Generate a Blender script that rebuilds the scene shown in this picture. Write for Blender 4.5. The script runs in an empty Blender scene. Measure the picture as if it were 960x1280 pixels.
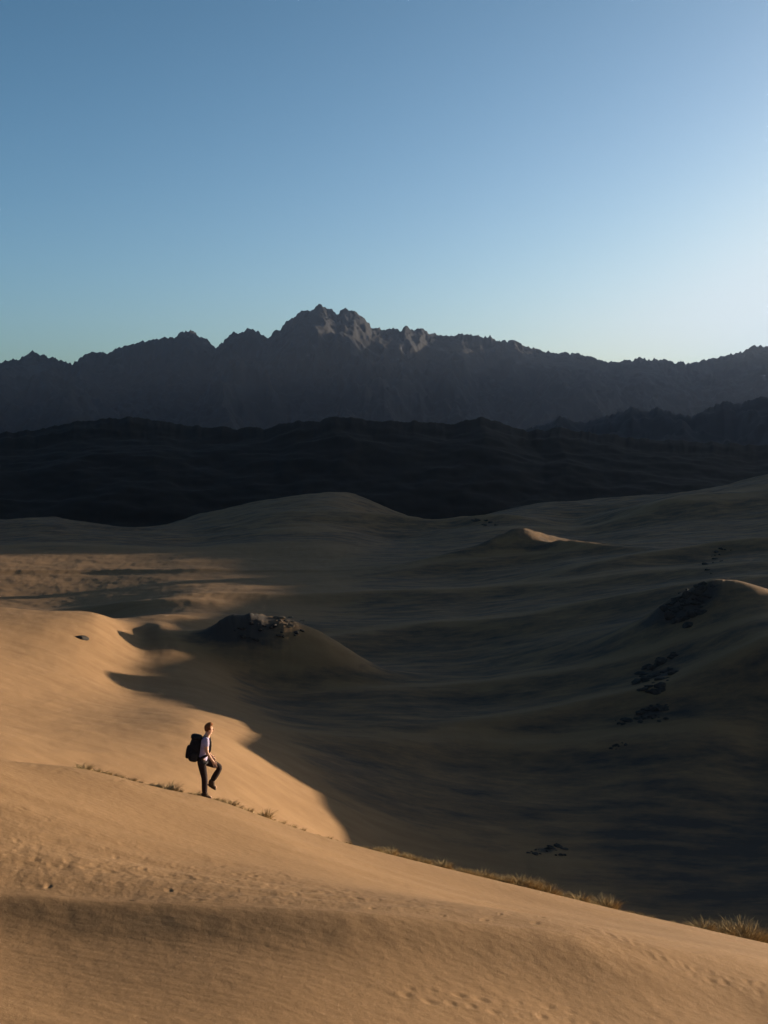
import bpy, math, random
import numpy as np
from mathutils import Vector, Matrix

rng = np.random.RandomState(7)
random.seed(7)
sc = bpy.context.scene
COL = sc.collection

# ------------------------------------------------------------------ camera geometry
F = 1700.0                      # focal length in units of a 960x1280 picture
PITCH = math.atan(80.0 / F)     # eye level lies a little above the middle
CAMZ = 42.0                     # metres of the lens above the valley floor
SUN_AZ = math.radians(65.0)     # from +Y (view axis) towards +X (right)
SUN_EL = math.radians(4.7)
SX, SY, TE = math.sin(SUN_AZ), math.cos(SUN_AZ), math.tan(SUN_EL)
SUNV = Vector((SX * math.cos(SUN_EL), SY * math.cos(SUN_EL), math.sin(SUN_EL)))


def ray(px, py):
    c, s = math.cos(PITCH), math.sin(PITCH)
    u, w = px - 480.0, py - 640.0
    y = F * c - w * s
    return u / y, (-F * s - w * c) / y      # dx, dz per metre of Y


def at(px, py, Y):
    dx, dz = ray(px, py)
    return (dx * Y, Y, CAMZ + dz * Y)


# ------------------------------------------------------------------ noise
def _hash(ix, iy, seed):
    h = (ix.astype(np.int64) * 374761393 + iy.astype(np.int64) * 668265263 + seed * 974634777) & 0xFFFFFFFF
    h = ((h ^ (h >> 13)) * 1274126177) & 0xFFFFFFFF
    h = ((h ^ (h >> 16)) * 2246822519) & 0xFFFFFFFF
    return (h ^ (h >> 15)) & 0xFFFFFFFF


def perlin(x, y, seed=0):
    x = np.asarray(x, float); y = np.asarray(y, float)
    x0 = np.floor(x); y0 = np.floor(y)
    fx, fy = x - x0, y - y0
    u = fx * fx * fx * (fx * (fx * 6 - 15) + 10)
    v = fy * fy * fy * (fy * (fy * 6 - 15) + 10)
    x0 = x0.astype(np.int64); y0 = y0.astype(np.int64)

    def g(ox, oy):
        a = _hash(x0 + ox, y0 + oy, seed) * (2 * np.pi / 4294967296.0)
        return np.cos(a) * (fx - ox) + np.sin(a) * (fy - oy)
    a = g(0, 0) * (1 - u) + g(1, 0) * u
    b = g(0, 1) * (1 - u) + g(1, 1) * u
    return (a * (1 - v) + b * v) * 1.5


def fbm(x, y, seed=0, octaves=4, gain=.5):
    s, a = 0, 1.0
    for k in range(octaves):
        s = s + a * perlin(x * 2 ** k, y * 2 ** k, seed + 17 * k)
        a *= gain
    return s


def ridged(x, y, seed=0, octaves=5, gain=.5):
    s, a, w = 0, 1.0, 1.0
    for k in range(octaves):
        n = (1 - np.abs(perlin(x * 2.03 ** k, y * 2.03 ** k, seed + 31 * k))) ** 2
        n = n * w
        s = s + a * n
        w = np.clip(n * 1.6, 0, 1)
        a *= gain
    return s


def smooth(a, b, x):
    t = np.clip((x - a) / (b - a), 0, 1)
    return t * t * (3 - 2 * t)


class TPS:
    """a smooth surface through scattered heights"""
    def __init__(self, pts, reg=0.0):
        p = np.array(pts, float)
        self.c = p[:, :2]
        n = len(p)
        K = self._k(self.c, self.c) + reg * np.eye(n)
        P = np.c_[np.ones(n), self.c]
        A = np.zeros((n + 3, n + 3))
        A[:n, :n] = K; A[:n, n:] = P; A[n:, :n] = P.T
        self.w = np.linalg.solve(A, np.r_[p[:, 2], 0, 0, 0])

    @staticmethod
    def _k(a, b):
        d2 = (a[:, None, 0] - b[None, :, 0]) ** 2 + (a[:, None, 1] - b[None, :, 1]) ** 2
        return .5 * d2 * np.log(d2 + 1e-12)

    def __call__(self, x, y):
        sh = np.shape(x)
        q = np.c_[np.ravel(x), np.ravel(y)]
        out = np.empty(len(q))
        for i in range(0, len(q), 60000):
            b = q[i:i + 60000]
            out[i:i + 60000] = self._k(b, self.c) @ self.w[:-3] + self.w[-3] + b @ self.w[-2:]
        return out.reshape(sh)


# ------------------------------------------------------------------ the near dune
CREST_PX = [(-80, 925, 26.6), (0, 942, 27.5), (100, 954, 28.6), (200, 979, 29.7), (255, 991, 30.3), (330, 1018, 31.1),
            (480, 1061, 32.6), (640, 1102, 34), (770, 1132, 35), (900, 1161, 35.8), (960, 1175, 36.2), (1080, 1202, 36.8)]
CREST = [at(*p) for p in CREST_PX]
NEAR_PX = CREST_PX + [
    (0, 1040, 22.6), (250, 1075, 24.4), (480, 1115, 26.4), (730, 1165, 26.5),
    (0, 1143, 19.4), (240, 1152, 19.8), (480, 1172, 20.2), (720, 1195, 21.0), (960, 1220, 22.8), (960, 1197, 28.8),
    (0, 1210, 17.2), (480, 1228, 18.6), (960, 1250, 21.5),
    (0, 1290, 15.0), (240, 1290, 16.0), (480, 1290, 17.2), (720, 1290, 18.8), (960, 1290, 20.5)]
_near = TPS([at(*p) for p in NEAR_PX], .02)
_cx = np.array([c[0] for c in CREST]); _cy = np.array([c[1] for c in CREST])
_step_px = [(0, 1143, 19.4), (240, 1152, 19.8), (350, 1162, 20.0), (480, 1172, 20.2), (720, 1193, 21.0), (960, 1218, 22.8)]
STEP = [at(*p) for p in _step_px]
_step = np.polyfit([c[0] for c in STEP], [c[1] for c in STEP], 2)


def crest_y(x):
    y = np.interp(x, _cx, _cy)
    y = y + np.where(x < _cx[0], (x - _cx[0]) * .42, 0) + np.where(x > _cx[-1], (x - _cx[-1]) * .3, 0)
    return np.maximum(y, 12.0)


def step_y(x):
    return np.polyval(_step, np.clip(x, -9, 10)) + (.03 * perlin(x * .4, x * 0 + 3.3, 5) + .015 * perlin(x * 2.1, x * 0 + 1.3, 6))


# trails of footprints: (px, py, Y) from -> to, number of steps
TRAILS = [((-10, 1076, 21.2), (150, 1087, 22.3), 9), ((150, 1087, 22.3), (330, 1108, 24.0), 9), ((330, 1108, 24.0), (480, 1120, 26.2), 7),
          ((500, 1238, 18.6), (640, 1262, 18.6), 10), ((640, 1262, 18.6), (745, 1274, 19.6), 7),
          ((730, 1160, 31.0), (860, 1215, 27.8), 16), ((860, 1215, 27.8), (975, 1243, 26.0), 11),
          ((36, 957, 28), (247, 999, 30), 17)]


def near_height(x, Y, detail=True):
    yc = crest_y(x)
    xe = np.clip(x, -12.0, 13.5)
    Ye = np.clip(np.minimum(Y, yc), 15.5, 40.0)
    z = _near(xe, Ye) - .18 * (x - xe)
    w = .45
    t = (Y - yc) / w
    sp = np.where(t > 30, t, np.log1p(np.exp(np.minimum(t, 30)))) * w
    z = z - .62 * sp + .06
    r2 = x * x + Y * Y
    z = z + 5.3 * np.exp(-r2 / 38.0)                       # the dune top the photograph was taken from
    if detail:
        n = smooth(70, 45, np.hypot(x, Y))
        ts = Y - step_y(x)
        fade = (smooth(-7.5, -4.5, x + 0 * Y) * .45 + .55) * smooth(9.5, 4.0, x + 0 * Y)
        soft = smooth(.5, 4.5, x + 0 * Y)
        big = (.27 - .02 * soft) * fade * np.where(ts > 0, np.exp(-ts / 2.4), np.exp(-(ts / (.75 + .35 * soft)) ** 2))
        z = z + n * big
        # trampled crust between the two ledges
        tr = smooth(.0, .5, ts) * smooth(6.5, 2.5, ts)
        tr = tr * smooth(4.5, -1.0, x)
        z = z + n * tr * (.008 * fbm(x * 1.9, Y * 1.1, 21, 5, .66))
        # rough lumps just under the ledge
        ul = np.exp(-((ts + .9) / .9) ** 2) * smooth(-3.5, 0.5, x) * smooth(7.5, 4, x)
        z = z + n * ul * .006 * fbm(x * .9 + Y * .5, Y * .7, 33, 4, .6)
        z = z + n * .06 * fbm(x * .16, Y * .24, 41, 2)
        z = z + n * .004 * fbm(x * 2.2 + Y * .8, Y * 3.0, 43, 3)
        # faint long drift lines along the slope
        z = z + n * .014 * np.sin((Y - .30 * x) * 5.2 + 2.0 * perlin(x * .35, Y * .5, 50)) * smooth(-.1, .5, perlin(x * .12 + 4, Y * .3, 51))
    return z


# ------------------------------------------------------------------ the valley
V_PX = [(-120, 925, 80), (0, 930, 90), (240, 985, 105), (480, 1050, 130), (720, 1110, 126), (960, 1166, 113), (1100, 1190, 108),
        (0, 895, 112), (240, 900, 140), (480, 905, 188), (720, 905, 192), (960, 900, 183),
        (0, 850, 140), (150, 850, 185), (330, 850, 222), (600, 850, 230), (960, 850, 188),
        (0, 800, 180), (180, 800, 225), (480, 800, 278), (720, 800, 250), (960, 800, 204),
        (-150, 752, 230), (0, 757, 226), (120, 765, 224), (198, 778, 231), (258, 803, 233), (300, 815, 236),
        (240, 750, 342), (480, 750, 346), (720, 750, 312), (960, 752, 246),
        (0, 700, 480), (120, 692, 515), (240, 700, 484), (240, 690, 525), (340, 692, 515), (340, 715, 440), (420, 700, 480), (480, 700, 472), (720, 700, 424), (960, 700, 345),
        (0, 672, 610), (240, 672, 620), (480, 668, 610), (720, 655, 640), (960, 645, 560),
        (-90, 652, 720), (0, 651, 725), (70, 647, 740), (120, 656, 720), (250, 646, 760), (330, 633, 790), (430, 620, 800), (475, 634, 790), (530, 650, 740),
        (600, 646, 760), (680, 633, 820), (760, 631, 830), (830, 626, 830), (900, 613, 810), (960, 602, 800), (1050, 596, 800)]
V_HID = [(0, 280, -38.2), (120, 290, -38.4), (-120, 285, -37.5)]          # (px, Y, z) behind the left dune
V_FAR = [(px, Y, z) for px in (-150, 240, 480, 720, 1100) for Y, z in ((980, -78), (1250, -88))]


def _polar(p):
    return (math.atan2(p[0], p[1]) * 4.0, math.log(math.hypot(p[0], p[1])), p[2])


_vp = [_polar(at(*p)) for p in V_PX]
for px, Y, z in V_HID + V_FAR:
    dx, _ = ray(px, 640)
    _vp.append(_polar((dx * Y, Y, CAMZ + z)))
_val = TPS(_vp, .002)

# hillocks: px, py of the top, Y, height, radius along x, along y, turn
HILLOCKS = [(344, 772, 229, 4.6, 14.5, 9, 0), (886, 726, 231, 6.5, 13, 9, -.35), (655, 667, 450, 6.0, 26, 6.5, .43), (705, 681, 438, 4, 15, 4.5, -.55)]


def bump(x, Y, cx, cy, rx, ry, turn, p=2.0):
    c, s = math.cos(turn), math.sin(turn)
    a = ((x - cx) * c + (Y - cy) * s) / rx
    b = (-(x - cx) * s + (Y - cy) * c) / ry
    a = np.where((a < 0) & (abs(turn) < .01), a * 1.25, a)
    return np.exp(-np.abs(a * a + b * b) ** (p / 2))


def dune(x, Y, cx, cy, L, wl, wr, h, turn):
    """a long drift: steep lee on the near side, gentle windward behind"""
    c, s = math.cos(turn), math.sin(turn)
    a = ((x - cx) * c + (Y - cy) * s) / L
    b = (-(x - cx) * s + (Y - cy) * c)
    b = b + a * a * .15 * L
    b = b + .08 * L * perlin(a * 2.3 + cx, a * 0 + cy, 3)
    prof = np.where(b > 0, np.exp(-(b / wr)), np.exp(-(b / wl) ** 2))
    return h * np.exp(-a ** 4) * prof


# px, py, Y of the crest's middle, half length, near width, far width, height, turn
DUNES = [(160, 713, 445, 78, 3, 18, .7, -.02), (860, 786, 194, 36, 5, 13, 2.4, .05),
         (1000, 788, 194, 14, 6, 13, 1.6, .0), (660, 702, 430, 42, 9, 20, 2.6, .06), (560, 660, 640, 45, 12, 30, 4.6, -.2),
         (780, 658, 600, 60, 14, 32, 2.6, .12), (880, 690, 380, 50, 9, 30, 4.0, .25), (560, 745, 345, 70, 10, 24, 2.2, -.05),
         (600, 800, 280, 60, 10, 22, 2.2, .10), (640, 930, 178, 30, 6, 14, 1.2, .1), (700, 860, 215, 40, 7, 16, 1.5, -.06), (80, 690, 540, 90, 22, 40, 1.0, .03),
         (900, 645, 620, 45, 22, 40, 4.0, .2), (60, 748, 330, 40, 10, 20, 2.6, .0)]


def valley_height(x, Y, detail=True):
    az = np.clip(np.arctan2(x, Y), math.radians(-20), math.radians(17.5))
    r = np.hypot(x, Y)
    lr = np.log(np.clip(r, 78, 1250))
    z = _val(az * 4.0, lr)
    z = z - .3 * np.maximum(0, 78 - r)
    for px, py, Yd, h, rx, ry, turn in HILLOCKS:
        cx, cy, cz = at(px, py, Yd)
        base = float(_val(np.array([math.atan2(cx, cy) * 4]), np.array([math.log(math.hypot(cx, cy))]))[0])
        hh = max(1.0, cz - base)
        b = bump(x, Y, cx, cy, rx, ry, turn, 2.6 if turn == 0 else 1.5)
        z = z + hh * b
        if detail:
            z = z + (.45 if px > 800 else .40 if px < 400 else .10) * smooth(.15, .6, b) * fbm(x * .28, Y * .28, 61, 4, .6) * smooth(6, 0, x - cx)
    for px, py, Yd, L, wl, wr, h, turn in DUNES:
        cx, cy, cz = at(px, py, Yd)
        z = z + dune(x, Y, cx, cy, L, wl, wr, h, turn)
    if detail:
        far = smooth(70, 320, r)
        pl = smooth(270, 330, r) * smooth(600, 520, r) * smooth(30, -25, x)
        z = z + far * (1 - .88 * pl) * 1.0 * fbm(x / 75.0, Y / 60.0, 71, 3) + far * (1 - .6 * pl) * .22 * fbm(x / 14.0, Y / 17.0, 72, 3)
        z = z + smooth(540, 640, r) * smooth(950, 840, r) * 1.5 * fbm(x / 60.0 + Y / 150.0, Y / 36.0, 78, 4, .5)
        # small hummocks on the plain beyond the left dune
        z = z + pl * .15 * fbm(x / 17.0, Y / 13.0, 74, 4, .6)
        z = z + .05 * fbm(x / 3.0, Y / 4.0, 73, 3)
    return z


def height(x, Y, detail=True):
    a = near_height(x, Y, detail)
    b = valley_height(x, Y, detail)
    near = smooth(72, 60, np.hypot(x, Y))
    m = np.maximum(a, b)
    return np.where(Y < crest_y(x), np.where(np.hypot(x, Y) < 60, a, m), m)


def drop(px, py, y0=14.0, y1=1100.0, detail=True):
    """where the line of sight through a pixel meets the ground"""
    dx, dz = ray(px, py)
    Y = y0 * (y1 / y0) ** np.linspace(0, 1, 2600)
    g = height(dx * Y, Y, detail)
    hit = np.nonzero(CAMZ + dz * Y <= g)[0]
    i = hit[0] if len(hit) else len(Y) - 1
    return (dx * Y[i], Y[i], float(g[i]))


# ------------------------------------------------------------------ materials
def new_mat(name):
    m = bpy.data.materials.new(name); m.use_nodes = True
    nt = m.node_tree
    b = nt.nodes['Principled BSDF']
    b.inputs['Specular IOR Level'].default_value = .08
    b.inputs['Roughness'].default_value = .95
    return m, nt, b


def N(nt, kind, **kw):
    n = nt.nodes.new(kind)
    for k, v in kw.items():
        if k in n.inputs: n.inputs[k].default_value = v
        else: setattr(n, k, v)
    return n


def ramp(nt, fac, stops):
    r = N(nt, 'ShaderNodeValToRGB')
    cr = r.color_ramp
    while len(cr.elements) < len(stops): cr.elements.new(.5)
    for e, (p, c) in zip(cr.elements, stops):
        e.position = p; e.color = (*c, 1) if len(c) == 3 else c
    nt.links.new(fac, r.inputs['Fac'])
    return r.outputs['Color']


def noise_mat(name, stops, scale, detail=6, rough=.6, bump=0.0, bscale=None, stretch=(1, 1, 1), bdist=.05, roughness=.95):
    m, nt, b = new_mat(name)
    tc = N(nt, 'ShaderNodeTexCoord'); mp = N(nt, 'ShaderNodeMapping')
    mp.inputs['Scale'].default_value = stretch
    nt.links.new(tc.outputs['Object'], mp.inputs['Vector'])
    n = N(nt, 'ShaderNodeTexNoise', Scale=scale, Detail=detail, Roughness=rough)
    nt.links.new(mp.outputs['Vector'], n.inputs['Vector'])
    nt.links.new(ramp(nt, n.outputs['Fac'], stops), b.inputs['Base Color'])
    b.inputs['Roughness'].default_value = roughness
    if bump:
        n2 = N(nt, 'ShaderNodeTexNoise', Scale=bscale or scale * 4, Detail=6, Roughness=.65)
        nt.links.new(mp.outputs['Vector'], n2.inputs['Vector'])
        bp = N(nt, 'ShaderNodeBump', Strength=bump, Distance=bdist)
        nt.links.new(n2.outputs['Fac'], bp.inputs['Height'])
        nt.links.new(bp.outputs['Normal'], b.inputs['Normal'])
    return m


def sand_material():
    m, nt, b = new_mat('sand')
    L = nt.links.new
    tc = N(nt, 'ShaderNodeTexCoord')
    # broad patches and streaks of slightly different sand
    mp = N(nt, 'ShaderNodeMapping'); mp.inputs['Scale'].default_value = (.05, .22, .2); mp.inputs['Rotation'].default_value = (0, 0, .3)
    L(tc.outputs['Object'], mp.inputs['Vector'])
    n1 = N(nt, 'ShaderNodeTexNoise', Scale=1.6, Detail=7, Roughness=.62); L(mp.outputs['Vector'], n1.inputs['Vector'])
    c1 = ramp(nt, n1.outputs['Fac'], [(.30, SAND_A), (.72, SAND_B)])
    # fine grain
    n2 = N(nt, 'ShaderNodeTexNoise', Scale=9.0, Detail=8, Roughness=.75); L(tc.outputs['Object'], n2.inputs['Vector'])
    c2 = ramp(nt, n2.outputs['Fac'], [(.25, (.80, .79, .78)), (.75, (1.12, 1.12, 1.12))])
    mx = N(nt, 'ShaderNodeMix', data_type='RGBA', blend_type='MULTIPLY'); mx.inputs[0].default_value = 1
    L(c1, mx.inputs[6]); L(c2, mx.inputs[7])
    # vertex value mixes in dark stony ground and shade painted on the valley floor
    at_ = N(nt, 'ShaderNodeAttribute', attribute_name='gravel_shade')
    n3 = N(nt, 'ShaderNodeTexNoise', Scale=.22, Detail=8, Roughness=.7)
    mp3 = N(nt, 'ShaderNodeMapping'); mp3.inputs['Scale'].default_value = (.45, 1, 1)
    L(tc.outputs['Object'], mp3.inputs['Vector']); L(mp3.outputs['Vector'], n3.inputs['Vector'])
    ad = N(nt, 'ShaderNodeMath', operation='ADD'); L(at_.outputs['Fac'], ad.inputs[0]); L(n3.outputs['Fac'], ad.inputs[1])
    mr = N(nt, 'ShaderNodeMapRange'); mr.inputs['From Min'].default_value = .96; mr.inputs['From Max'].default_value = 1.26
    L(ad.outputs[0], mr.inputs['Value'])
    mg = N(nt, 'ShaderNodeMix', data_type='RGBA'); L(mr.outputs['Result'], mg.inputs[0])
    L(mx.outputs[2], mg.inputs[6]); mg.inputs[7].default_value = (*GRAVEL_SHADE, 1)
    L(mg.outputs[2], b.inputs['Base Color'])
    # wind ripples and grain
    mp4 = N(nt, 'ShaderNodeMapping'); mp4.inputs['Rotation'].default_value = (0, 0, .35); mp4.inputs['Scale'].default_value = (.5, 1, 1)
    L(tc.outputs['Object'], mp4.inputs['Vector'])
    w = N(nt, 'ShaderNodeTexWave', wave_type='BANDS', bands_direction='Y'); w.inputs['Scale'].default_value = 1.9
    w.inputs['Distortion'].default_value = 5; w.inputs['Detail'].default_value = 3; w.inputs['Detail Scale'].default_value = 1.3
    L(mp4.outputs['Vector'], w.inputs['Vector'])
    bp1 = N(nt, 'ShaderNodeBump', Strength=.06, Distance=.02); L(w.outputs['Fac'], bp1.inputs['Height'])
    n5 = N(nt, 'ShaderNodeTexNoise', Scale=3.2, Detail=9, Roughness=.72); L(tc.outputs['Object'], n5.inputs['Vector'])
    bp2 = N(nt, 'ShaderNodeBump', Strength=.38, Distance=.05); L(n5.outputs['Fac'], bp2.inputs['Height']); L(bp1.outputs['Normal'], bp2.inputs['Normal'])
    L(bp2.outputs['Normal'], b.inputs['Normal'])
    return m


SAND_A = (.162, .0945, .045)
SAND_B = (.210, .1255, .062)
GRAVEL_SHADE = (.046, .038, .032)  # dark tone for stony patches and the valley's painted shade
M = {}
M['sand'] = sand_material()
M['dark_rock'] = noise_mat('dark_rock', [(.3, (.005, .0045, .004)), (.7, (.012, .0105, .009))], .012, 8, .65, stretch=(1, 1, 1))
M['foothill_rock'] = noise_mat('foothill_rock', [(.3, (.009, .009, .010)), (.7, (.018, .017, .018))], .01, 8, .65)
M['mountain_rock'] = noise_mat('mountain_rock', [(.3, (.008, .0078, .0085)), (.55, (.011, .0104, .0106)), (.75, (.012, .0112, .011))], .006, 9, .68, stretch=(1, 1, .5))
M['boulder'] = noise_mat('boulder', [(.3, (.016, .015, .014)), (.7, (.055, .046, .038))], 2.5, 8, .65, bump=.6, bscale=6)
M['outcrop'] = noise_mat('outcrop', [(.3, (.05, .042, .034)), (.7, (.17, .125, .08))], 1.5, 8, .65, bump=.6, bscale=5)  # lighter copy of boulder, sunlight put into the colour of the lit rocks


def link(name, me, mats, parent=None, smooth_=True):
    o = bpy.data.objects.new(name, me); COL.objects.link(o)
    for m in (mats if isinstance(mats, (list, tuple)) else [mats]): me.materials.append(m)
    if parent: o.parent = parent
    if smooth_: me.polygons.foreach_set('use_smooth', np.ones(len(me.polygons), bool))
    return o


def grid_mesh(name, X, Y, Z, wrap=False):
    nr, nc = X.shape
    me = bpy.data.meshes.new(name)
    co = np.stack([X, Y, Z], -1).reshape(-1, 3).astype(np.float32)
    i = np.arange(nr - 1)[:, None]
    j = np.arange(nc if wrap else nc - 1)[None, :]
    j1 = (j + 1) % nc
    a = i * nc + j; b = i * nc + j1; c = (i + 1) * nc + j1; d = (i + 1) * nc + j
    f = np.stack([a, d, c, b], -1).reshape(-1, 4).astype(np.int32)
    me.vertices.add(len(co)); me.vertices.foreach_set('co', co.ravel())
    me.loops.add(f.size); me.loops.foreach_set('vertex_index', f.ravel())
    me.polygons.add(len(f))
    me.polygons.foreach_set('loop_start', np.arange(0, f.size, 4, dtype=np.int32))
    me.update(calc_edges=True); me.validate()
    return me


def structure(o):
    o['kind'] = 'structure'
    return o


# ------------------------------------------------------------------ ground sheet
az_f = np.radians(np.linspace(-17.5, 17.5, 800))
az_r = np.radians(17.5 + 22.5 * np.linspace(0, 1, 60)[1:] ** 1.3)
az_b = np.radians(np.linspace(40, 342.5, 120)[1:-1])
AZ = np.r_[az_f, az_r, az_b]
R_ = np.r_[np.linspace(.5, 13.5, 40)[:-1], np.geomspace(13.5, 42, 430)[:-1], np.geomspace(42, 85, 40)[:-1],
           np.geomspace(85, 1250, 480)[:-1], np.geomspace(1250, 15000, 40)]
A, Rr = np.meshgrid(AZ, R_)
GX, GY = Rr * np.sin(A), Rr * np.cos(A)
GZ = height(GX, GY)
# footprints pressed into the near slope
feet = []
for a, b, n in TRAILS:
    pa, pb = np.array(drop(a[0], a[1])), np.array(drop(b[0], b[1]))
    d = (pb - pa)[:2]; d = d / np.hypot(*d)
    for k in range(n):
        p = pa + (pb - pa) * (k + .5 * rng.rand()) / n
        side = .11 * (1 if k % 2 else -1) + .04 * rng.randn()
        feet.append((p[0] - d[1] * side, p[1] + d[0] * side, d[0], d[1], .075 + .03 * rng.rand(), .010 + .012 * rng.rand()))
for _ in range(150):                                   # old scattered prints above the ledge
    x = rng.uniform(-6.5, 3.5); y = float(step_y(np.array([x]))[0]) + rng.uniform(.15, 4.5)
    a = rng.uniform(0, 6.28)
    feet.append((x, y, math.cos(a), math.sin(a), rng.uniform(.06, .13), rng.uniform(.004, .014)))
zone = np.nonzero((R_ > 12) & (R_ < 42))[0]
sl = (slice(zone[0], zone[-1] + 1), slice(0, 800))
fx, fy, fz = GX[sl], GY[sl], GZ[sl].copy()
for x, y, dx, dy, ln, dep in feet:
    m = (np.abs(fx - x) < .6) & (np.abs(fy - y) < .6)
    if not m.any(): continue
    u = ((fx[m] - x) * dx + (fy[m] - y) * dy) / ln
    v = (-(fx[m] - x) * dy + (fy[m] - y) * dx) / (ln * .5)
    q = u * u + v * v
    fz[m] += dep * (-np.exp(-q * 1.6) + .25 * np.exp(-(np.sqrt(q) - 1.5) ** 2 * 4))
GZ[sl] = fz
ground_me = grid_mesh('ground', GX, GY, GZ, wrap=True)
grav_shade = np.zeros_like(GX)
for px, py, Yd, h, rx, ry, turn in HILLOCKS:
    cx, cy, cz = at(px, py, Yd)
    grav_shade = np.maximum(grav_shade, .85 * bump(GX + rx * .45, GY + ry * .3, cx, cy, rx * 1.0, ry * 1.2, turn))
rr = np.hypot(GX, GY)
grav_shade = np.maximum(grav_shade, .25 * smooth(300, 340, rr) * smooth(640, 520, rr) * smooth(10, -30, GX))
grav_shade = np.maximum(grav_shade, .60 * smooth(110, 150, rr) * np.maximum(smooth(-12, 22, GX), np.maximum(smooth(9, 5, GZ) * (1 - .55 * smooth(290, 330, rr) * smooth(560, 520, rr) * smooth(5, -30, GX)), .9 * smooth(540, 620, rr))))  # darkens the valley floor's colour to deepen its shade
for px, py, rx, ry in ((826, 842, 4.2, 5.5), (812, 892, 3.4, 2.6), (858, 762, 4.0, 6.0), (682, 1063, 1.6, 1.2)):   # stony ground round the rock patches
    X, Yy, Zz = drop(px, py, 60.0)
    grav_shade = np.maximum(grav_shade, .95 * bump(GX, GY, X, Yy, rx, ry, .4))
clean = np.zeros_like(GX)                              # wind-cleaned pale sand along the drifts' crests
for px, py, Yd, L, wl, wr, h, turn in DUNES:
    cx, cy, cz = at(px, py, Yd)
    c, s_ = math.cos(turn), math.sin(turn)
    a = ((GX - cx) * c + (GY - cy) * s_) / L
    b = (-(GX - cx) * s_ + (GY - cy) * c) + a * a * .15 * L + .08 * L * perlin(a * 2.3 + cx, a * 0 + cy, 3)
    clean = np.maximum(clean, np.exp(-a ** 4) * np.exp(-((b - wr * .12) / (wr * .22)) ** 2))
grav_shade = np.maximum(grav_shade, .72 * smooth(105, 130, rr) * smooth(215, 150, rr) * smooth(0, 30, GX))  # shade painted darker into the near right part of the floor
grav_shade = grav_shade * (1 - .5 * clean)
at_ = ground_me.attributes.new('gravel_shade', 'FLOAT', 'POINT')
at_.data.foreach_set('value', grav_shade.ravel().astype(np.float32))
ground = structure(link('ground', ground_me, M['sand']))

# ------------------------------------------------------------------ the hill to the right whose shadow fills the valley
# the shadow's edge on the ground, from near to far, as the photograph shows it
EDGE = [(425, 1033), (402, 1005), (400, 985), (425, 968), (400, 962), (345, 948), (300, 936), (318, 918), (331, 907), (300, 900),
        (240, 885), (175, 867), (148, 852), (155, 842), (190, 827), (240, 818),
        (255, 762), (280, 750), (310, 735), (350, 725), (388, 718), (200, 692), (60, 690), (-40, 690)]
edge = []
for p in EDGE:
    X, Yy, Zz = drop(p[0], p[1], 50.0)
    q = -X * SY + Yy * SX
    Yr = (q + 30 * SY) / (SX - .45 * SY)
    s = (.45 * Yr + 30 - X) / SX
    edge.append((q, Yr, Zz + s * TE, s, X, Yy, Zz))
for (px, py, Yd, h, rx, ry, turn), dz in zip(HILLOCKS[:1], (1.6,)):      # the sun just clears the top of the low left hillock
    X, Yy, Zz = at(px + 25, py, Yd)
    for dq in (-14, 0, 14):
        q = -X * SY + Yy * SX + dq
        Yr = (q + 30 * SY) / (SX - .45 * SY)
        s = (.45 * Yr + 30 - X) / SX
        edge.append((q, Yr, Zz - dz + s * TE, s, X, Yy, Zz))
edge.sort()
DEBUG = False
if DEBUG:
    for e in edge: print('EDGE', [round(float(v), 1) for v in e])
# crest height of the hill along q (metres across the sun's direction), smoothed from those edge points
PROFILE = [(0, -30), (72, -14), (92, 8), (107, 16.3), (116.6, 16.8), (122.6, 18), (130.5, 18.2), (132.5, 23.0), (135, 23.5), (142, 22.7), (149, 22.0), (154, 21.4),
           (157.5, 21.3), (160, 24.4), (161.5, 25.0), (165, 25.0), (170, 25.5), (175, 26.1), (175.5, 25.6), (182, 25.4), (187, 25.7), (192, 26.9), (195, 27.7), (199, 27.6), (203, 27.5), (207.5, 27.4), (210, 28.5), (213, 29.9),
           (217, 30.9), (226, 30.9), (231, 30.9), (234, 31.0), (238, 31.1), (243, 31.3), (246, 31.3), (250, 31.0), (258, 30.2), (275, 29.6), (297, 29.3), (314, 29.6), (344, 30.0), (362, 29.5), (380, 30.2), (405, 33.2), (420, 35.0), (440, 36.3), (474, 38.3), (500, 41.2),
           (515, 47), (540, 59), (575, 70), (800, CAMZ + 60), (1000, CAMZ + 115), (1250, CAMZ + 165), (1400, CAMZ + 185), (2200, CAMZ + 260), (3200, CAMZ + 350), (3900, CAMZ + 380)]
kq = [p[0] for p in PROFILE]; kh = [p[1] for p in PROFILE]


def hill_mesh():
    qs = np.r_[np.arange(10, 520, 1.6), np.geomspace(520, 3850, 220)]
    hc = np.interp(qs, kq, kh)
    Yr = (qs + 30 * SY) / (SX - .45 * SY)
    xc = .45 * Yr + 30
    tt = np.linspace(-1, 1, 61)
    tt = np.sign(tt) * np.abs(tt) ** 1.5
    base = CAMZ - 62
    hh = np.maximum(hc - base, 1.0)
    W = np.maximum(hh * 1.9, 22)
    ux, uy = 1 / math.hypot(1, .45), -.45 / math.hypot(1, .45)
    T_, H = np.meshgrid(tt, hh)
    Wm = W[:, None] * np.ones_like(T_)
    X = xc[:, None] + T_ * Wm * ux
    Yy = Yr[:, None] + T_ * Wm * uy
    prof = np.where(np.abs(T_) < 1, (1 - np.abs(T_)) ** 1.15, 0)
    Z = base + H * prof
    n = fbm(X / 28.0, Yy / 28.0, 301, 5, .55) * np.minimum(3.0 + .04 * H, 14) * (np.abs(T_) ** .8) * (1 - np.abs(T_)) * 2
    Z = Z + n - np.maximum(0, n) * .6
    return grid_mesh('dune_ridge', X, Yy, Z)


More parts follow.
